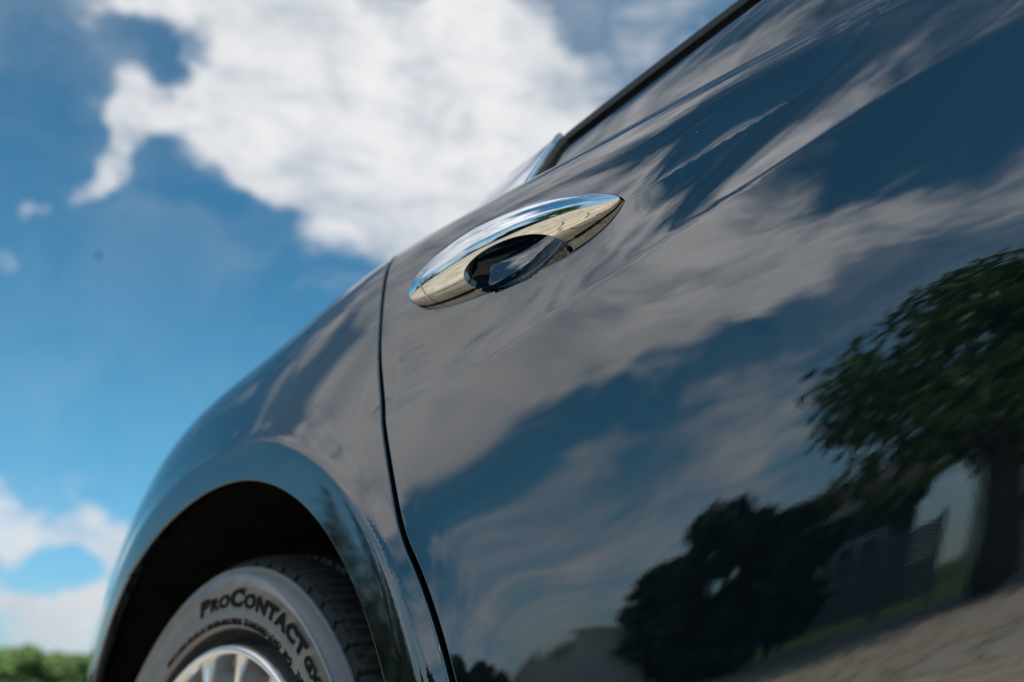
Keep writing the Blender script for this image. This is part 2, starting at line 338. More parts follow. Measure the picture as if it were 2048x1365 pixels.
def panel(name, xs, vs, F, clips, m, parent=None, rr=.0015, depth=.012, off=0.0, flange=True):
    """a sheet of the skin F(x, v), trimmed where any clip(P) < 0, its trimmed edges rolled inwards"""
    U, Vv = np.meshgrid(xs, vs, indexing='ij'); P = F(U, Vv); K = len(clips)
    Gs = np.stack([c(P) for c in clips], -1) if K else np.zeros(U.shape+(0,))
    nx, nv = U.shape; ok = (Gs >= 0).all(-1)
    verts = []; vflag = []; key = {}; faces = []
    def vid(u, v, fl=-1):
        k = (round(u*1e7), round(v*1e7)); i = key.get(k)
        if i is None: i = key[k] = len(verts); verts.append((u, v)); vflag.append(set())
        if fl >= 0: vflag[i].add(fl)
        return i
    allin = ok[:-1, :-1] & ok[1:, :-1] & ok[1:, 1:] & ok[:-1, 1:]
    dead = np.zeros_like(allin)
    for k in range(K):
        b = Gs[..., k] < 0; dead |= b[:-1, :-1] & b[1:, :-1] & b[1:, 1:] & b[:-1, 1:]
    for i in range(nx-1):
        for j in range(nv-1):
            if dead[i, j]: continue
            c = ((i, j), (i+1, j), (i+1, j+1), (i, j+1))
            if allin[i, j]: faces.append([vid(U[a], Vv[a]) for a in c]); continue
            poly = [(U[a], Vv[a], Gs[a], frozenset()) for a in c]
            for k in range(K):
                new = []
                for q in range(len(poly)):
                    A, B = poly[q], poly[(q+1) % len(poly)]
                    ga, gb = A[2][k], B[2][k]
                    if ga >= 0: new.append(A)
                    if (ga >= 0) != (gb >= 0):
                        # always interpolate from the same end so that neighbours share the vertex
                        if (A[0], A[1]) > (B[0], B[1]): A, B, ga, gb = B, A, gb, ga
                        t = ga/(ga-gb); new.append((A[0]+(B[0]-A[0])*t, A[1]+(B[1]-A[1])*t, A[2]+(B[2]-A[2])*t, (A[3] & B[3]) | {k}))
                poly = new
                if len(poly) < 3: break
            if len(poly) < 3: continue
            f = []
            for q in poly:
                a = vid(q[0], q[1])
                for k in q[3]: vflag[a].add(k)
                if not f or (a != f[-1] and a != f[0]): f.append(a)
            if len(f) >= 3: faces.append(f)
    uv = np.array(verts); PP = F(uv[:, 0], uv[:, 1]); NN = normals(F, uv[:, 0], uv[:, 1])
    PP = PP+NN*off; V = list(PP); NV = list(NN)
    if flange and K:
        cnt = {}
        for f in faces:
            for q in range(len(f)):
                a, b = f[q], f[(q+1) % len(f)]; e = (min(a, b), max(a, b)); cnt.setdefault(e, []).append((a, b))
        be = [(v[0], k) for e, v in cnt.items() if len(v) == 1 for k in (vflag[e[0]] & vflag[e[1]])]
        ring = {}
        for k in range(K):
            ids = sorted({a for (e, kk) in be if kk == k for a in e})
            if not ids: continue
            p = PP[ids]; n = NN[ids]; g = np.zeros_like(p)
            for ax in range(3):
                dlt = np.zeros(3); dlt[ax] = 1e-4; g[:, ax] = clips[k](p+dlt)-clips[k](p-dlt)
            t = -(g-(g*n).sum(1, keepdims=True)*n); t /= np.linalg.norm(t, axis=1, keepdims=True)+1e-12
            rings = []
            for a in (.5, 1.05, 1.5708):
                rings.append((p+t*rr*math.sin(a)-n*rr*(1-math.cos(a)), n*math.cos(a)+t*math.sin(a)))
            rings.append((p+t*rr-n*depth, t))
            for q, i0 in enumerate(ids):
                lst = [i0]
                for rp, rn in rings: lst.append(len(V)); V.append(rp[q]); NV.append(rn[q])
                ring[(k, i0)] = lst
        for (a, b), k in be:
            ra, rb = ring[(k, a)], ring[(k, b)]
            for q in range(4): faces.append((rb[q], ra[q], ra[q+1], rb[q+1]))
    return meshobj(name, V, faces, m, parent, True, NV)
def revolve(prof, n, cx=0, cz=0, a0=0, a1=2*math.pi, close=True):
    """prof: list of (r, y); axis along y"""
    prof = np.array(prof); a = np.linspace(a0, a1, n, endpoint=not close); k = len(prof)
    V = np.stack([cx+np.outer(np.sin(a), prof[:, 0]), np.outer(np.ones(n), prof[:, 1]), cz+np.outer(np.cos(a), prof[:, 0])], -1).reshape(-1, 3)
    F = []
    for i in range(n if close else n-1):
        j = (i+1) % n
        for q in range(k-1): F.append((i*k+q, i*k+q+1, j*k+q+1, j*k+q))
    return V, F
def bm_obj(name, bm, m, parent=None, smooth=False):
    me = bpy.data.meshes.new(name); bmesh.ops.recalc_face_normals(bm, faces=bm.faces); bm.to_mesh(me); bm.free()
    if smooth: me.polygons.foreach_set('use_smooth', [True]*len(me.polygons))
    return finish(name, me, m, parent)
def add_box(bm, x0, x1, y0, y1, z0, z1, bevel=0.0):
    r = bmesh.ops.create_cube(bm, size=1.0); vs_ = r['verts']
    for v in vs_: v.co = Vector((x0+(v.co.x+.5)*(x1-x0), y0+(v.co.y+.5)*(y1-y0), z0+(v.co.z+.5)*(z1-z0)))
    if bevel:
        es = {e for v in vs_ for e in v.link_edges}
        bmesh.ops.bevel(bm, geom=list(es), offset=bevel, segments=2, affect='EDGES', profile=.5)
def box_obj(name, dims, m, parent=None, bevel=0.0):
    bm = bmesh.new(); add_box(bm, *dims, bevel=bevel); return bm_obj(name, bm, m, parent)
def tube(pts, rad, seg=8):
    pts = [Vector(p) for p in pts]; V = []; F = []
    up = Vector((.31, .21, .93))
    for i, p in enumerate(pts):
        d = (pts[min(i+1, len(pts)-1)]-pts[max(i-1, 0)]).normalized()
        a = d.cross(up); a = a.normalized() if a.length > 1e-4 else Vector((1, 0, 0)); b = d.cross(a)
        for k in range(seg):
            t = 2*math.pi*k/seg; V.append(p+(a*math.cos(t)+b*math.sin(t))*rad[i])
    for i in range(len(pts)-1):
        for k in range(seg):
            k2 = (k+1) % seg; F.append((i*seg+k, i*seg+k2, (i+1)*seg+k2, (i+1)*seg+k))
    F.append(tuple(range(seg-1, -1, -1))); F.append(tuple((len(pts)-1)*seg+k for k in range(seg)))
    return V, F

# ------------------------------------------------------------------ ground
def voronoi_paving():
    m = mat('paving_far', (.45, .40, .33), .85); t, b = nodes(m); n = t.nodes; L = t.links.new
    tcn = n.new('ShaderNodeTexCoord'); vo = n.new('ShaderNodeTexVoronoi'); vo.feature = 'DISTANCE_TO_EDGE'; vo.inputs['Scale'].default_value = 3.4
    L(tcn.outputs['Object'], vo.inputs['Vector'])
    vc = n.new('ShaderNodeTexVoronoi'); vc.inputs['Scale'].default_value = 3.4; L(tcn.outputs['Object'], vc.inputs['Vector'])
    r = n.new('ShaderNodeValToRGB'); r.color_ramp.elements[0].position = .030; r.color_ramp.elements[1].position = .055
    r.color_ramp.elements[0].color = (.36, .32, .27, 1); r.color_ramp.elements[1].color = (1, 1, 1, 1); L(vo.outputs['Distance'], r.inputs[0])
    nz = n.new('ShaderNodeTexNoise'); nz.inputs['Scale'].default_value = 1.1; nz.inputs['Detail'].default_value = 9; L(tcn.outputs['Object'], nz.inputs['Vector'])
    r2 = n.new('ShaderNodeValToRGB'); r2.color_ramp.elements[0].color = (.50, .41, .30, 1); r2.color_ramp.elements[1].color = (.52, .46, .37, 1)
    r2.color_ramp.elements[0].position = .3; r2.color_ramp.elements[1].position = .7; L(nz.outputs[0], r2.inputs[0])
    mx = n.new('ShaderNodeMix'); mx.data_type = 'RGBA'; mx.blend_type = 'MULTIPLY'; mx.inputs['Factor'].default_value = 1
    L(r2.outputs[0], mx.inputs['A']); L(r.outputs[0], mx.inputs['B']); L(mx.outputs['Result'], b.inputs['Base Color'])
    return m
M['paving'] = voronoi_paving()
M['joint'] = vary(mat('joint_sand', (.13, .10, .07), .95), (.09, .07, .05), (.17, .14, .10), 30)
M['grass'] = vary(mat('grass', (.06, .10, .025), .9, spec=.2), (.022, .048, .010), (.060, .090, .022), 1.4, 9, .7, bump=.6, bscale=25, bdist=.03)
STONES = [vary(mat('paving_stone', c, .82), tuple(k*.8 for k in c), tuple(min(1, k*1.15) for k in c), 14, 8, .65, bump=.5, bscale=60, bdist=.004)
          for c in ((.57, .47, .34), (.63, .53, .40), (.50, .41, .29), (.60, .49, .34))]
def sheet(name, x0, x1, y0, y1, z, m, nx=1, ny=1):
    V = [(x0+(x1-x0)*i/nx, y0+(y1-y0)*j/ny, z) for i in range(nx+1) for j in range(ny+1)]
    F = [(i*(ny+1)+j, (i+1)*(ny+1)+j, (i+1)*(ny+1)+j+1, i*(ny+1)+j+1) for i in range(nx) for j in range(ny)]
    return tag(meshobj(name, V, F, m, None, False), kind='structure')
ground = sheet('ground', -500, 500, -500, 500, -.03, 'grass')
PX0, PX1, PY0, PY1 = -2.2, 3.8, -4.4, .1
pav = sheet('pavement', -14, 12, -11.5, 6, -.004, 'paving')
bed = sheet('paving_bed', PX0+.22, PX1-.22, PY0+.22, PY1-.22, .002, 'joint')
def lay_stones(parent):
    st = .30; nx = int((PX1-PX0)/st); ny = int((PY1-PY0)/st)
    pts = {(i, j): np.array([PX0+(i+.5+random.uniform(-.38, .38))*st, PY0+(j+.5+random.uniform(-.38, .38))*st]) for i in range(-2, nx+2) for j in range(-2, ny+2)}
    k = 0
    for i in range(nx):
        for j in range(ny):
            c = pts[(i, j)]; poly = [c+np.array(q)*.6 for q in ((-1.5, -1.5), (1.5, -1.5), (1.5, 1.5), (-1.5, 1.5))]
            for di in range(-2, 3):
                for dj in range(-2, 3):
                    if di == dj == 0: continue
                    o = pts.get((i+di, j+dj))
                    if o is None: continue
                    mid = (c+o)/2; d = (o-c)/np.linalg.norm(o-c); mid = mid-d*.010
                    new = []
                    for q in range(len(poly)):
                        A, B = poly[q], poly[(q+1) % len(poly)]; ga, gb = (mid-A)@d, (mid-B)@d
                        if ga >= 0: new.append(A)
                        if (ga >= 0) != (gb >= 0): new.append(A+(B-A)*ga/(ga-gb))
                    poly = new
            n = len(poly); h = random.uniform(.012, .020)
            cen = sum(poly)/n
            V = [(*q, .0) for q in poly]+[(*(q+(cen-q)*.02), h-.004) for q in poly]+[(*(q+(cen-q)*.10), h) for q in poly]
            F = [(a+o, (a+1) % n+o, (a+1) % n+n+o, a+n+o) for o in (0, n) for a in range(n)]+[tuple(range(2*n, 3*n))]
            meshobj('paving_stone', V, F, STONES[(i*7+j*3+random.randint(0, 3)) % 4], parent, False); k += 1
lay_stones(bed)

# ------------------------------------------------------------------ the car
car = empty('parked_car', (0, 0, 0), 0, 'dark blue car with chrome door handle parked on the stone paving', 'car')
def clip(*fs): return list(fs)
def xs_range(a, b, dense=.005): 
    out = [a]
    while out[-1] < b-1e-6:
        x = out[-1]; st = dense if -.62 < x < 1.0 else .02
        if .37 < x < .52: st = min(st, .003)
        if x < -1.0: st = .008
        out.append(min(x+st, b))
    return np.array(out)
def v_list():
    zz = np.concatenate([np.linspace(.18, .50, 12)[:-1], np.linspace(.50, .84, 70)[:-1], np.linspace(.84, .912, 34)[:-1], np.linspace(.912, .97, 20)])
    v = v_at(np.full_like(zz, .45), zz)
    return np.concatenate([[0], v, np.linspace(v[-1], .78, 26)[1:]])
VS = v_list()
VALL = np.concatenate([VS, np.linspace(.78, 1.0, 8)[1:]])
GAP = .0038
Sbody = lambda x, v: S(x, v)
Snocup = lambda x, v: S(x, v, False)
fender = panel('rear_fender', xs_range(-1.16, .48), VALL, Sbody, clip(lambda P: -g_shut(P)-GAP, g_arch, lambda P: g_bump(P)-.0012), 'paint', car)
bumper = panel('rear_bumper', xs_range(-1.16, .02), VS, Sbody, clip(lambda P: -g_bump(P)-.0012, g_arch), 'paint', car)
XB = 1.03
door = panel('rear_door', xs_range(.14, 1.05), VS, Sbody, clip(lambda P: g_shut(P)-GAP, lambda P: XB-.002-P[..., 0]), 'paint', car)
fdoor = panel('front_door', xs_range(1.0, 2.25), VS, Snocup, clip(lambda P: P[..., 0]-XB-.002, lambda P: 2.2-.002-P[..., 0]), 'paint', car)
ffender = panel('front_fender', xs_range(2.15, 3.93), VALL, Snocup, clip(lambda P: P[..., 0]-2.202, g_arch), 'paint', car)
# added black shell behind the gaps, blocks light so that they stay dark
inner = panel('light_block_shell', np.linspace(-1.12, 3.85, 150), np.linspace(0, 1, 60), Snocup, clip(lambda P: g_arch(P, R_LIP+.012)), 'black', car, off=-.020, flange=False)
def cap(name, x, m):
    y, z = [], []
    sc = S(np.full(40, x), np.linspace(0, 1, 40), False); V = [tuple(p) for p in sc]+[(x, .95, sc[0][2])]
    return meshobj(name, V, [tuple(range(len(V)))], m, car, False)
cap('tail_panel', -1.159, 'paint'); cap('nose_panel', 3.929, 'paint')
taill = panel('tail_light', xs_range(-1.13, -.55, .006), VS, Snocup, clip(lambda P: .075-np.hypot((P[..., 0]+.86)*.30, P[..., 2]-.785)), 'lens', car, off=.005, depth=.01)
headl = panel('headlight', np.linspace(3.45, 3.9, 60), VS, Snocup, clip(lambda P: .09-np.hypot(P[..., 0]-3.72, P[..., 2]-.70)), 'hlens', car, off=.005, depth=.01)
# wheel arch liners
for wx in (0, WB):
    V, F = revolve([(.432, .012), (.436, .05), (.432, .33), (.30, .345), (.02, .345)], 80, wx, WZ, math.radians(-112), math.radians(112), False)
    meshobj('wheel_arch_liner', V, [f[::-1] for f in F], 'black', car)

# ---- greenhouse: pane outlines in side view (x, z), made smooth by resampling
WIN = np.array([(.413, .93), (.413, .995), (.413, 1.012), (.411, 1.033), (.4165, 1.0445), (.475, 1.0585), (.541, 1.0765), (.6175, 1.0945), (.80, 1.125), (.99, 1.150), (.985, 1.05), (.98, .93)])
SEAL = np.array([(.405, .93), (.4045, 1.0), (.403, 1.040), (.388, 1.082), (.392, 1.0960), (.440, 1.1120), (.515, 1.1370), (.585, 1.1570), (.70, 1.183), (.80, 1.202), (1.02, 1.232), (1.03, 1.05), (1.03, .93)])
def g_poly(poly):
    P0 = np.vstack([poly, poly[:1]])
    def g(P):
        X, Z = P[..., 0].ravel(), P[..., 2].ravel(); D = np.full_like(X, 9.0); ins = np.zeros(X.shape, bool)
        for a, b in zip(P0[:-1], P0[1:]):
            d = b-a; t = np.clip(((X-a[0])*d[0]+(Z-a[1])*d[1])/(d@d), 0, 1)
            D = np.minimum(D, np.hypot(X-a[0]-t*d[0], Z-a[1]-t*d[1]))
            c = (a[1] > Z) != (b[1] > Z)
            ins ^= c & (X < (b[0]-a[0])*(Z-a[1])/(b[1]-a[1]+1e-15)+a[0])
        return np.where(ins, D, -D).reshape(P.shape[:-1])
    return g
gw = g_poly(WIN); gseal = g_poly(SEAL)
FW = np.array([(1.075, .93), (1.075, 1.05), (1.08, 1.158), (1.4, 1.18), (1.75, 1.17), (2.0, 1.13), (2.2, 1.07), (2.42, .97), (2.44, .91)])
gf = g_poly(FW)
def g_rear(P): return np.minimum(np.minimum(P[..., 1]-.36+.10*(P[..., 0]-.2), .22-P[..., 0]), P[..., 0]+.36)
def g_wind(P): return np.minimum(np.minimum(P[..., 1]-.30, P[..., 0]-2.15), 2.82-P[..., 0])
gxs = np.concatenate([np.linspace(-.62, .22, 60)[:-1], np.linspace(.22, .80, 170)[:-1], np.linspace(.80, 3.05, 120)]); gvs = np.concatenate([np.linspace(0, .5, 110)[:-1], np.linspace(.5, 1, 30)])
panel('roof', gxs, gvs, G, clip(lambda P: -gseal(P)-.006, lambda P: -gf(P)-.0125, lambda P: -g_rear(P)-.002, lambda P: -g_wind(P)-.002), 'paint', car)
panel('door_window', np.linspace(.38, 1.02, 170), np.linspace(0, .62, 130), G, clip(gw), 'glass', car, off=-.002, depth=.004)
panel('window_seal', np.linspace(.36, 1.05, 220), np.linspace(0, .7, 240), G, clip(lambda P: -gw(P), gseal), 'seal', car, off=.002, depth=.01, rr=.0015)
panel('window_bright_trim', np.linspace(.36, 1.06, 220), np.linspace(0, .7, 260), G, clip(lambda P: -gseal(P)-.0008, lambda P: gseal(P)+.0055), 'chrome', car, off=.0005, depth=.008, rr=.001)
panel('front_window', np.linspace(1.0, 2.5, 160), np.linspace(0, .8, 100), G, clip(gf), 'glass', car, off=-.002, depth=.004)
panel('front_window_seal', np.linspace(1.0, 2.5, 200), np.linspace(0, .8, 160), G, clip(lambda P: gf(P)+.0125, lambda P: .0015-gf(P)), 'seal', car, off=.003, depth=.01, rr=.0015)
panel('rear_window', np.linspace(-.5, .3, 100), np.linspace(.3, 1, 100), G, clip(g_rear), 'glass', car, off=-.001, flange=False)
panel('windscreen', np.linspace(2.1, 2.9, 100), np.linspace(.3, 1, 100), G, clip(g_wind), 'glass', car, off=-.001, flange=False)
# chrome corner where the window trim runs out on the pillar
CORN = np.array([(.322, .95), (.318, 1.00), (.322, 1.035), (.345, 1.074), (.372, 1.084), (.384, 1.074), (.396, 1.05), (.3985, 1.02), (.3985, .95)])
panel('pillar_trim', np.linspace(.28, .42, 120), np.linspace(0, .6, 140), G, clip(g_poly(CORN)), 'chrome', car, off=.008, depth=.016, rr=.004)

# ---- door handle
HX0, HX1 = .3150, .5595
HZC = nspline([0, .10, .28, .50, .70, .88, 1], [.8755, .8785, .8815, .8826, .8810, .8772, .8745])
HH = nspline([0, .02, .06, .13, .25, .42, .60, .76, .88, .95, .985, 1], [.0030, .0085, .0140, .0190, .0240, .0264, .0252, .0205, .0140, .0085, .0042, .0012])
HP = nspline([0, .02, .06, .13, .25, .42, .60, .76, .88, .95, 1], [.0050, .0120, .0180, .0225, .0268, .0300, .0290, .0240, .0165, .0095, .0030])
def dome(x, v, kh=1.0, kp=1.0):
    x = np.asarray(x, float); v = np.asarray(v, float); t = np.clip((x-HX0)/(HX1-HX0), 0, 1)
    a = (v-.5)*math.pi; zc = HZC(t)
    z = zc+HH(t)*kh*np.sin(a)
    return np.stack([x, ysurf(x, z)-HP(t)*kp*np.cos(a)**.9-.0005, z], -1)

def g_open(P, kx=1.0, kz=1.0): return (np.sqrt(((P[..., 0]-.4555)/(.0535*kx))**2+((P[..., 2]-.8545)/(.0150*kz))**2)-1)*.02
def g_slot(P): return (np.sqrt(((P[..., 0]-.4530)/.0680)**2+((P[..., 2]-.9130)/.0175)**2)-1)*.02      # behind the pull, open to the sky
tip = (1-np.cos(np.linspace(0, math.pi, 170)))/2
HXS = HX0+1e-5+(HX1-HX0-2e-5)*tip; HVS = np.linspace(.004, .996, 90); XCAP = HX0+.148*(HX1-HX0)
handle = panel('door_handle', HXS, HVS, dome, clip(g_open, g_slot, lambda P: P[..., 0]-XCAP-.0013), 'chrome', car, rr=.0010, depth=.006)
panel('lock_cap', HXS, HVS, dome, clip(lambda P: XCAP-.0013-P[..., 0]), 'chrome', handle, rr=.0005, depth=.006)
for s_ in (-1, 1):
    panel('handle_gasket', HXS, HVS, lambda x, v: dome(x, v, 1.05, .10), clip(lambda P: (np.sqrt(((P[..., 0]-.4555)/.0620)**2+((P[..., 2]-.872)/.040)**2)-1)*.02, lambda P, s_=s_: s_*(P[..., 0]-.4555)), 'seal', handle, rr=.0004, depth=.002)

# ---- wheels
def tyre_mesh():
    nb = 66; nth = nb*10
    prof = [(.2425, .050), (.2500, .046), (.2575, .036), (.2605, .0235), (.2640, .0190), (.272, .0175), (.285, .0165), (.3020, .0172), (.3028, .0160), (.3040, .0160), (.3048, .0176), (.312, .0195), (.3195, .0225), (.3205, .0215), (.3225, .0215), (.3235, .0240),
            (.3290, .0300), (.3335, .0370), (.3368, .0450), (.3390, .0540), (.3402, .0640), (.3405, .0660), (.3408, .0700), (.3412, .0740), (.3414, .0760), (.3420, .0860),
            (.3426, .1000), (.3428, .1060), (.3428, .1080), (.3428, .1130), (.3428, .1150), (.3430, .1300), (.3430, .1700), (.3420, .2100), (.3390, .2450), (.3300, .2650), (.312, .276), (.28, .279), (.250, .265)]
    prof = np.array(prof); k = len(prof); th = np.arange(nth)/nth*2*math.pi
    r = np.repeat(prof[None, :, 0], nth, 0); y = np.repeat(prof[None, :, 1], nth, 0)
    ph = np.arange(nth) % 10; blk = np.arange(nth)//10
    gw_ = np.zeros((nth, k))
    side = (prof[:, 1] > .026) & (prof[:, 1] < .25) & (prof[:, 0] > .322)
    gw_[np.ix_(ph == 0, side)] = .0065
    gw_[np.ix_((ph == 1), side)] = .0065
    gw_[np.ix_((ph == 5), side & (prof[:, 1] > .034))] = .0030
    circ = ((prof[:, 1] > .0655) & (prof[:, 1] < .0745)) | ((prof[:, 1] > .107) & (prof[:, 1] < .114))
    gw_[:, circ] = .0075
    r = r-gw_*np.where(prof[:, 1] < .033, .5, 1)
    # the grooves run a little slantwise
    skew = np.where(side, (prof[:, 1]-.05)*.9, 0)
    A = th[:, None]+skew[None, :]
    V = np.stack([np.sin(A)*r, y, np.cos(A)*r], -1).reshape(-1, 3); F = []; mi = []
    for i in range(nth):
        j = (i+1) % nth
        for q in range(k-1): F.append((i*k+q, i*k+q+1, j*k+q+1, j*k+q)); mi.append(1 if (15 <= q < 36 or q < 3) else 0)
    me = bpy.data.meshes.new('tyre'); me.from_pydata([tuple(v) for v in V.tolist()], [], [f[::-1] for f in F]); me.update()
    me.materials.append(M['rubber']); me.materials.append(M['tread']); me.polygons.foreach_set('material_index', mi)
    me.polygons.foreach_set('use_smooth', [m_ == 0 for m_ in mi])
    return me
def text_mesh(parts, r0, phi0, y0, ext=.0007, spacing=1.0, bold=.012, wide=1.0):
    """parts: (string, cap height); bent clockwise round the wheel from angle phi0 (degrees from the top)"""
    V = []; F = []; X = 0.0
    dg = bpy.context.evaluated_depsgraph_get()
    for s, size in parts:
        cu = bpy.data.curves.new('letters', 'FONT'); cu.body = s; cu.size = size/.70; cu.extrude = ext; cu.offset = bold*size; cu.space_character = spacing; cu.resolution_u = 3
        ob = bpy.data.objects.new('letters', cu); COL.objects.link(ob); bpy.context.view_layer.update()
        dg = bpy.context.evaluated_depsgraph_get(); ev = ob.evaluated_get(dg); me = ev.to_mesh()
        o = len(V); w = 0
        for v in me.vertices:
            x, yy, zz = v.co; x *= wide; w = max(w, x); V.append((X+x, yy, zz))
        F += [tuple(o+i for i in p.vertices) for p in me.polygons]
        ev.to_mesh_clear(); bpy.data.objects.remove(ob); bpy.data.curves.remove(cu)
        X += w+.16*size if s.strip() else size*.6
    out = []
    for x, yy, zz in V:
        a = math.radians(phi0)+x/r0; r = r0+yy
        out.append((r*math.sin(a), y0-zz, r*math.cos(a)))
    return out, F
def rim_mesh():
    return revolve([(.246, .060), (.2455, .030), (.2445, .0225), (.2425, .0195), (.2390, .0190), (.2365, .0205), (.2350, .0240), (.2340, .0330), (.2320, .060), (.2250, .120), (.2200, .250)], 200)
def spoke_mesh(ang, w0, w1, r0, r1, y0, y1):
    # a spoke: flat bright crest with flanks that fall away into the pocket
    V = []; F = []; n = 14
    for i in range(n+1):
        t = i/n; r = r0+(r1-r0)*t; w = w0+(w1-w0)*t+.006*max(0, (t-.86)/.14)**2; y = y0+(y1-y0)*t-.004*math.sin(math.pi*t)
        for (u, d) in ((-1.7, .055), (-1.12, .010), (-1.0, .0025), (-.8, 0), (.8, 0), (1.0, .0025), (1.12, .010), (1.7, .055)):
            a = ang; x_, z_ = r*math.sin(a)+u*w*math.cos(a), r*math.cos(a)-u*w*math.sin(a)
            V.append((x_, y+d, z_))
    for i in range(n):
        for q in range(7): F.append((i*8+q, i*8+q+1, i*8+8+q+1, i*8+8+q))
    return V, F
TYRE = tyre_mesh()
T1 = text_mesh([('P', .0158), ('RO', .0120), ('C', .0162), ('ONTACT', .0126), (' ', .003), ('GX', .0090)], .2825, -14.5, .0170, .0012, 1.12, .075, 1.78)
T2 = text_mesh([('MAX LOAD 775 KG AT 340 KPA MAX PRESS', .0066), (' ', .008), ('STANDARD LOAD', .0074), (' ', .012), ('M+S', .0075), (' ', .02), ('TUBELESS', .0072)], .2640, -33, .0182, .0006, 1.0, .02, 1.0)
T3 = text_mesh([('275/40R19', .011)], .2800, 46, .0168, .0009, 1.05, .03)
def make_wheel(loc, flip=False):
    V, F = rim_mesh(); w = meshobj('wheel', V, [f[::-1] for f in F], 'alloy', car)
    t = finish('tyre', TYRE, None, w)
    for T in (T1, T2, T3): meshobj('tyre_lettering', T[0], T[1], 'letter', w, False)
    for k in range(18):
        a = math.radians(5.0+20*k); V, F = spoke_mesh(a, .0042, .0036, .055, .2372, .040, .0245); meshobj('spoke', V, F, 'alloy', w)
    V, F = revolve([(.236, .045), (.225, .058), (.19, .085), (.12, .105), (.05, .110)], 120); meshobj('rim_dish', V, [f[::-1] for f in F], 'alloy_dark_reflect', w)
    V, F = revolve([(.001, .030), (.045, .032), (.058, .040), (.062, .060)], 60); meshobj('hub_cap', V, [f for f in F], 'alloy', w)
    V, F = revolve([(.001, .10), (.165, .10), (.17, .105), (.17, .13)], 60); meshobj('brake_disc', V, [f for f in F], 'alloy_dark_reflect', w)
    w.location = loc
    if flip: w.scale = (1, -1, 1)
    return w
make_wheel((0.003, 0, WZ-.004)); make_wheel((WB, 0, WZ))
make_wheel((0, 1.9, WZ), True); make_wheel((WB, 1.9, WZ), True)
# the far side of the body mirrors this one
for o in list(car.children):
    if o.name.startswith('wheel') and not o.name.startswith('wheel_arch'): continue
    c = o.copy(); COL.objects.link(c); c.parent = car; c.scale = (1, -1, 1); c.location = (0, 1.9, 0)
    for g in o.children:
        d = g.copy(); COL.objects.link(d); d.parent = c

# ------------------------------------------------------------------ surroundings on the camera's side (seen in the paint) and beyond the car
M['bark'] = vary(mat('bark', (.09, .065, .045), .9), (.05, .038, .028), (.14, .10, .07), 9, 8, .7, bump=.8, bscale=20, bdist=.02, stretch=(1, 1, .25))
def leafmat(name, c1, c2):
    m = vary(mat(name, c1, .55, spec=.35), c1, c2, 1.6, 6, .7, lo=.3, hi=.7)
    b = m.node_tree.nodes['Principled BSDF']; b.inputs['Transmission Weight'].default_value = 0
    return m
M['leaf_a'] = leafmat('leaf_green', (.05, .115, .016), (.12, .22, .035))
M['leaf_b'] = leafmat('leaf_dark', (.018, .040, .012), (.045, .075, .020))
M['leaf_c'] = leafmat('leaf_conifer', (.015, .035, .014), (.030, .060, .022))
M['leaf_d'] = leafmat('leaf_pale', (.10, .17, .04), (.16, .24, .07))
def place(az, D, x0=.72):
    a = math.radians(az); return (x0-D*math.sin(a), -D*math.cos(a), 0.0)
def leaf_cloud(centres, n, size, squash=.62):
    """n leaf quads scattered through ellipsoid clumps: centres = [(x, y, z, r)]"""
    c = np.array(centres); w = c[:, 3]**2.2; idx = RNG.choice(len(c), n, p=w/w.sum())
    d = RNG.normal(size=(n, 3)); d /= np.linalg.norm(d, axis=1, keepdims=True)
    rad = RNG.uniform(.35, 1, n)**.45*(1+.12*RNG.normal(size=n))
    P = c[idx, :3]+d*rad[:, None]*c[idx, 3:4]*np.array([1, 1, squash])
    nr = d+RNG.normal(size=(n, 3))*.7+np.array([0, 0, .5]); nr /= np.linalg.norm(nr, axis=1, keepdims=True)
    t = np.cross(nr, RNG.normal(size=(n, 3))); t /= np.linalg.norm(t, axis=1, keepdims=True); b = np.cross(nr, t)
    s = (size*RNG.uniform(.6, 1.35, n))[:, None]
    V = np.stack([P-t*s, P+b*s*.55-nr*s*.12, P+t*s, P-b*s*.55-nr*s*.12], 1).reshape(-1, 3)
    F = np.arange(4*n).reshape(-1, 4)
    me = bpy.data.meshes.new('crown'); me.from_pydata(V.tolist(), [], F.tolist()); me.update(); return me
def tree(name, loc, H, trunk_h, R, nclump, nleaf, leaf, lm, label, cat='tree', group=None, tr=.12, low=0.0, spread=1.0):
    o = empty(name, loc, 0, label, cat, group)
    pts = [(0, 0, -.05), (.03, .02, trunk_h*.35), (-.02, .05, trunk_h*.8), (.05, .03, trunk_h+(H-trunk_h)*.35), (.02, -.03, H*.86)]
    V, F = tube(pts, [tr*1.35, tr, tr*.85, tr*.55, tr*.12], 10); meshobj('trunk', V, F, 'bark', o)
    cl = []
    for k in range(nclump):
        f = (k+.5)/nclump; z = trunk_h+low+(H-trunk_h-low)*f
        env = math.sin(math.pi*min(.97, .12+.80*f))**.75*R
        a = k*2.39996+random.uniform(-.5, .5); rr = env*random.uniform(.25, .82)*spread
        cl.append((rr*math.cos(a), rr*math.sin(a), z+random.uniform(-.2, .2), R*random.uniform(.20, .36)))
    for k in range(0, nclump, max(1, nclump//9)):
        x, y, z, r = cl[k]; z0 = max(trunk_h*.75, z-R*.55)
        V, F = tube([(0, 0, z0), (x*.4, y*.4, z0+(z-z0)*.55), (x*.9, y*.9, z)], [tr*.4, tr*.26, tr*.08], 7); meshobj('limb', V, F, 'bark', o)
    me = leaf_cloud(cl, nleaf, leaf); finish('crown', me, lm, o)
    return o
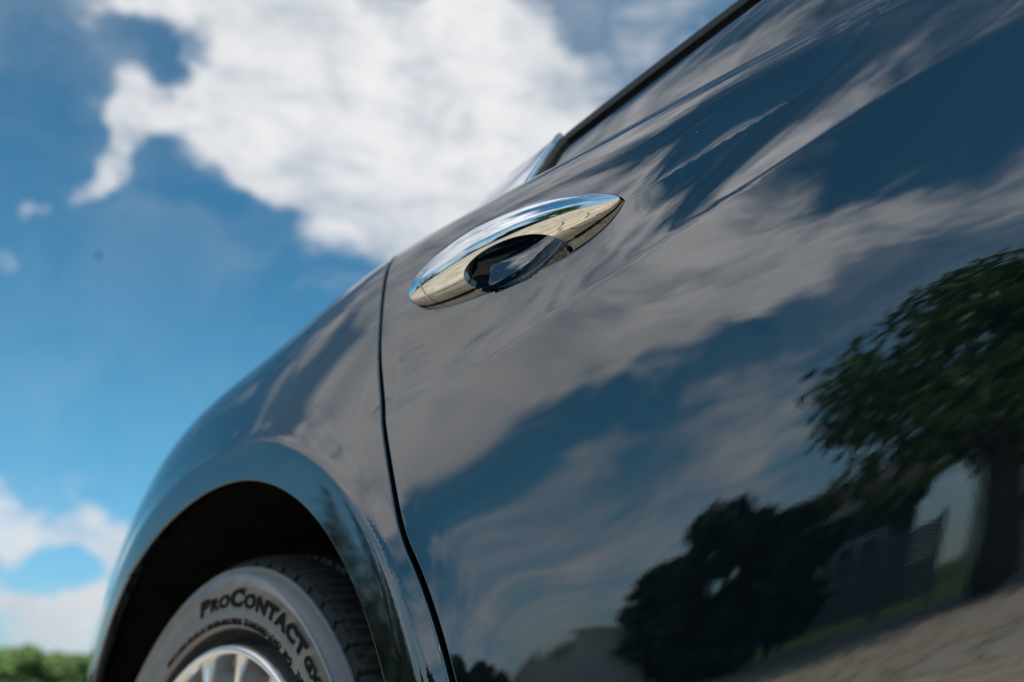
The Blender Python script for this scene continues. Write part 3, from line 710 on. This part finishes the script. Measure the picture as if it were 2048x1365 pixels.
def conifer(loc, H, R, nleaf, label, group):
    o = empty('conifer', loc, 0, label, 'conifer', group)
    V, F = tube([(0, 0, -.05), (0, 0, H*.5), (0, 0, H*.97)], [.10, .07, .015], 8); meshobj('trunk', V, F, 'bark', o)
    cl = []
    for k in range(46):
        f = k/46; a = k*2.39996; z = H*(.04+.93*f); r = R*(1-f)**.8
        cl.append((r*.62*math.cos(a), r*.62*math.sin(a), z, max(.10, r*.50)))
    finish('crown', leaf_cloud(cl, nleaf, .055, 1.25), 'leaf_c', o); return o
tree('broadleaf_tree', place(12.9, 12.0), 5.4, 2.0, 3.15, 34, 12500, .10, 'leaf_a', 'broad leafy tree with a dark trunk at the edge of the paving', tr=.20)
# shrubs, hedge and trees along the verge
for i, (az, D, H, R, lb) in enumerate([(25.5, 13.4, 2.35, 1.25, 'tall dark green shrub overlapping the long metal gate'), (29.4, 13.2, 2.45, 1.45, 'wide dark green shrub next to the tall shrub'),
                                       (33.0, 13.4, 1.75, 1.1, 'low round dark green shrub beside the added pale wall'), (43.5, 16, 1.3, 1.4, 'loose dark green shrub towards the conifers')]):
    tree('verge_shrub', place(az, D), H, .35, R, 20, 5200, .12, 'leaf_b', lb, 'shrub', 'shrubs along the verge', .07, .0)
for az, D, H, R, lb in ((57.5, 17, 4.2, .95, 'dark conifer that ends the row beside the loose shrub'), (61.0, 16, 5.0, 1.0, 'tallest dark conifer in the row on the verge'),
                        (64.5, 17.5, 4.4, .95, 'dark conifer between the tallest and the shortest conifer'), (68.0, 17, 3.8, .9, 'shortest dark conifer in the row on the verge')):
    conifer(place(az, D), H, R, 4200, lb, 'conifers in a row on the verge')
# grey metal gate panels and posts
M['gatemetal'] = vary(mat('gate_metal', (.30, .33, .36), .45, .3), (.17, .20, .23), (.25, .28, .31), 3, rvar=(.35, .6))
def gate(az0, az1, D, h, label, slats=9):
    p0, p1 = Vector(place(az0, D)), Vector(place(az1, D)); d = p1-p0; L = d.length
    o = empty('metal_gate', p0, math.atan2(d.y, d.x), label, 'gate')
    for x in (0.0, L): box_obj('gate_post', (x-.05, x+.05, -.05, .05, -.03, h+.12), 'gatemetal', o, .006)
    for k in range(slats):
        z = .12+(h-.12)*k/slats; box_obj('gate_slat', (.055, L-.055, -.012, .012, z, z+(h-.12)/slats-.018), 'gatemetal', o, .004)
    box_obj('gate_rail', (.055, L-.055, .014, .05, h*.5-.03, h*.5+.03), 'gatemetal', o)
    return o
gate(15.8, 18.6, 17.2, 1.45, 'grey slatted metal gate panel beside the broadleaf tree')
gate(19.0, 24.5, 16.8, 1.35, 'long grey slatted metal gate panel in front of the dark house')
M['palewall'] = vary(mat('pale_render', (.62, .60, .56), .85), (.52, .50, .46), (.68, .66, .62), 3, bump=.3, bscale=30, bdist=.004)
pw = Vector(place(36.6, 13.4)); wo = empty('added_pale_wall', pw, math.radians(-30), 'short pale wall added between the shrubs to make a light patch in the reflection', 'wall')  # made-up wall, added for a pale patch in the door's reflection
box_obj('wall_body', (-.5, .5, -.12, .12, -.03, 1.02), 'palewall', wo, .01); box_obj('coping', (-.57, .57, -.17, .17, 1.023, 1.10), 'palewall', wo, .015)
# houses
M['darkwall'] = vary(mat('dark_render', (.06, .058, .055), .85), (.045, .043, .041), (.075, .072, .068), 4, bump=.3, bscale=40, bdist=.004)
M['cream'] = vary(mat('cream_render', (.68, .60, .45), .85), (.60, .53, .40), (.74, .66, .51), 2.5, bump=.2, bscale=50, bdist=.003)
M['roof'] = vary(mat('roof_tile', (.05, .04, .036), .75), (.035, .028, .025), (.07, .055, .05), 5, bump=.6, bscale=18, bdist=.02)
M['white'] = vary(mat('white_paint', (.78, .78, .76), .5), (.72, .72, .70), (.82, .82, .80), 6)
M['pane'] = mat('window_pane', (.02, .025, .03), .03, 0, 1.6)
def house(name, loc, rz, w, d, h, rh, wall, label, windows):
    o = empty(name, loc, rz, label, 'house')
    box_obj('wall', (-w/2, w/2, -d/2, d/2, -.03, h), wall, o)
    V = [(-w/2-.35, -d/2-.35, h-.10), (w/2+.35, -d/2-.35, h-.10), (w/2+.35, d/2+.35, h-.10), (-w/2-.35, d/2+.35, h-.10), (-w/2-.35, 0, h+rh), (w/2+.35, 0, h+rh)]
    V += [(x, y, z+.14) for x, y, z in V]
    F = [(0, 1, 5, 4), (2, 3, 4, 5), (6, 10, 11, 7), (8, 11, 10, 9), (0, 6, 7, 1), (2, 8, 9, 3), (0, 4, 10, 6), (3, 9, 10, 4), (1, 7, 11, 5), (2, 5, 11, 8)]
    r = meshobj('roof', V, F, 'roof', o, False)
    for s in (-1, 1):
        g = [(s*w/2-.1*s, -d/2, h-.02), (s*w/2-.1*s, d/2, h-.02), (s*w/2-.1*s, 0, h+rh-.02), (s*w/2, -d/2, h-.02), (s*w/2, d/2, h-.02), (s*w/2, 0, h+rh-.02)]
        meshobj('gable', g, [(0, 1, 2), (3, 5, 4), (0, 3, 4, 1), (1, 4, 5, 2), (2, 5, 3, 0)], wall, o, False)
    box_obj('chimney', (w*.2-.3, w*.2+.3, -.3, .3, h+rh*.5, h+rh+.7), wall, r)
    box_obj('gutter', (-w/2-.35, w/2+.35, d/2+.36, d/2+.47, h-.12, h-.02), 'white', r)
    for (x, z, ww, wh) in windows:
        f = box_obj('window', (x-ww/2, x+ww/2, d/2+.002, d/2+.06, z, z+wh), 'white', o, .01)
        box_obj('pane', (x-ww/2+.07, x-.03, d/2+.04, d/2+.068, z+.07, z+wh-.07), 'pane', f)
        box_obj('pane', (x+.03, x+ww/2-.07, d/2+.04, d/2+.068, z+.07, z+wh-.07), 'pane', f)
    return o
def facing(az): return math.radians(-az)
p = place(19.6, 27)
house('dark_house', (p[0]-2.2, p[1]-2, 0), facing(18), 5.2, 6, 3.2, 1.2, 'darkwall', 'dark rendered house behind the metal gates', [(1.2, 1.0, 1.3, 1.2), (-1.4, 1.0, 1.3, 1.2)])
p = place(8.2, 46)
house('cream_house', (p[0], p[1], 0), facing(14), 10, 8, 4.6, 2.6, 'cream', 'cream house with dark tiled roof behind the broadleaf tree', [(-3, 1.1, 1.4, 1.4), (0, 1.1, 1.4, 1.4), (3, 1.1, 1.4, 1.4)])
# kerb between paving and grass
bm = bmesh.new()
for k in range(26): add_box(bm, -14+k*1.0+.005, -14+(k+1)*1.0-.005, -11.62, -11.5, -.03, .10, .01)
M['kerb'] = vary(mat('kerb_concrete', (.38, .36, .33), .85), (.30, .29, .27), (.44, .42, .38), 12)
kb = bm_obj('kerb', bm, 'kerb'); tag(kb, kind='structure')
# trees far behind the car, and a bird
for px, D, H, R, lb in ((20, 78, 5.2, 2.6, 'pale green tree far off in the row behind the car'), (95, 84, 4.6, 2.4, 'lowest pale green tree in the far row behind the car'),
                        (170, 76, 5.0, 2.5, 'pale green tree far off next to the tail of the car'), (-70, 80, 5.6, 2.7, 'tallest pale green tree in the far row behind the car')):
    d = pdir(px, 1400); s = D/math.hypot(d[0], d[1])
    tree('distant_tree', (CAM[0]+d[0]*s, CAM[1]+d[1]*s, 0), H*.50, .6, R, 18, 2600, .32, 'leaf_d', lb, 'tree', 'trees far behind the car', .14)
def bird():
    d = pdir(198, 513); c = Vector(CAM)+Vector(d)*28
    rows = [(-.10, .004), (-.08, .016), (-.03, .030), (.03, .027), (.07, .018), (.10, .004)]; V = []; F = []
    for x, r in rows:
        for k in range(8): V.append((x, r*math.cos(k*math.pi/4), r*math.sin(k*math.pi/4)))
    for i in range(5):
        for k in range(8): F.append((i*8+k, i*8+(k+1) % 8, i*8+8+(k+1) % 8, i*8+8+k))
    root = empty('flying_bird', c, .8, 'small brown bird flying in the blue sky', 'bird')
    M['bird'] = vary(mat('plumage', (.16, .11, .08), .8), (.10, .07, .05), (.22, .15, .11), 30)
    meshobj('body', V, F, 'bird', root)
    for s in (-1, 1):
        W = [(.05, s*.02, .01), (-.03, s*.02, .01), (-.05, s*.14, .06), (.03, s*.14, .065), (-.06, s*.22, .03)]
        W2 = [(x, y, z+.006) for x, y, z in W]
        meshobj('wing', W+W2, [(0, 1, 2, 3), (3, 2, 4), (5, 8, 7, 6), (8, 9, 7), (0, 3, 8, 5), (1, 6, 7, 2), (3, 4, 9, 8), (2, 7, 9, 4), (0, 5, 6, 1)], 'bird', root, False)
    meshobj('tail', [(-.09, -.01, 0), (-.09, .01, 0), (-.15, .03, .005), (-.15, -.03, .005), (-.09, 0, .008), (-.15, 0, .012)], [(0, 1, 2, 3), (0, 4, 1), (3, 2, 5), (0, 3, 5, 4), (1, 4, 5, 2)], 'bird', root, False)
bird()
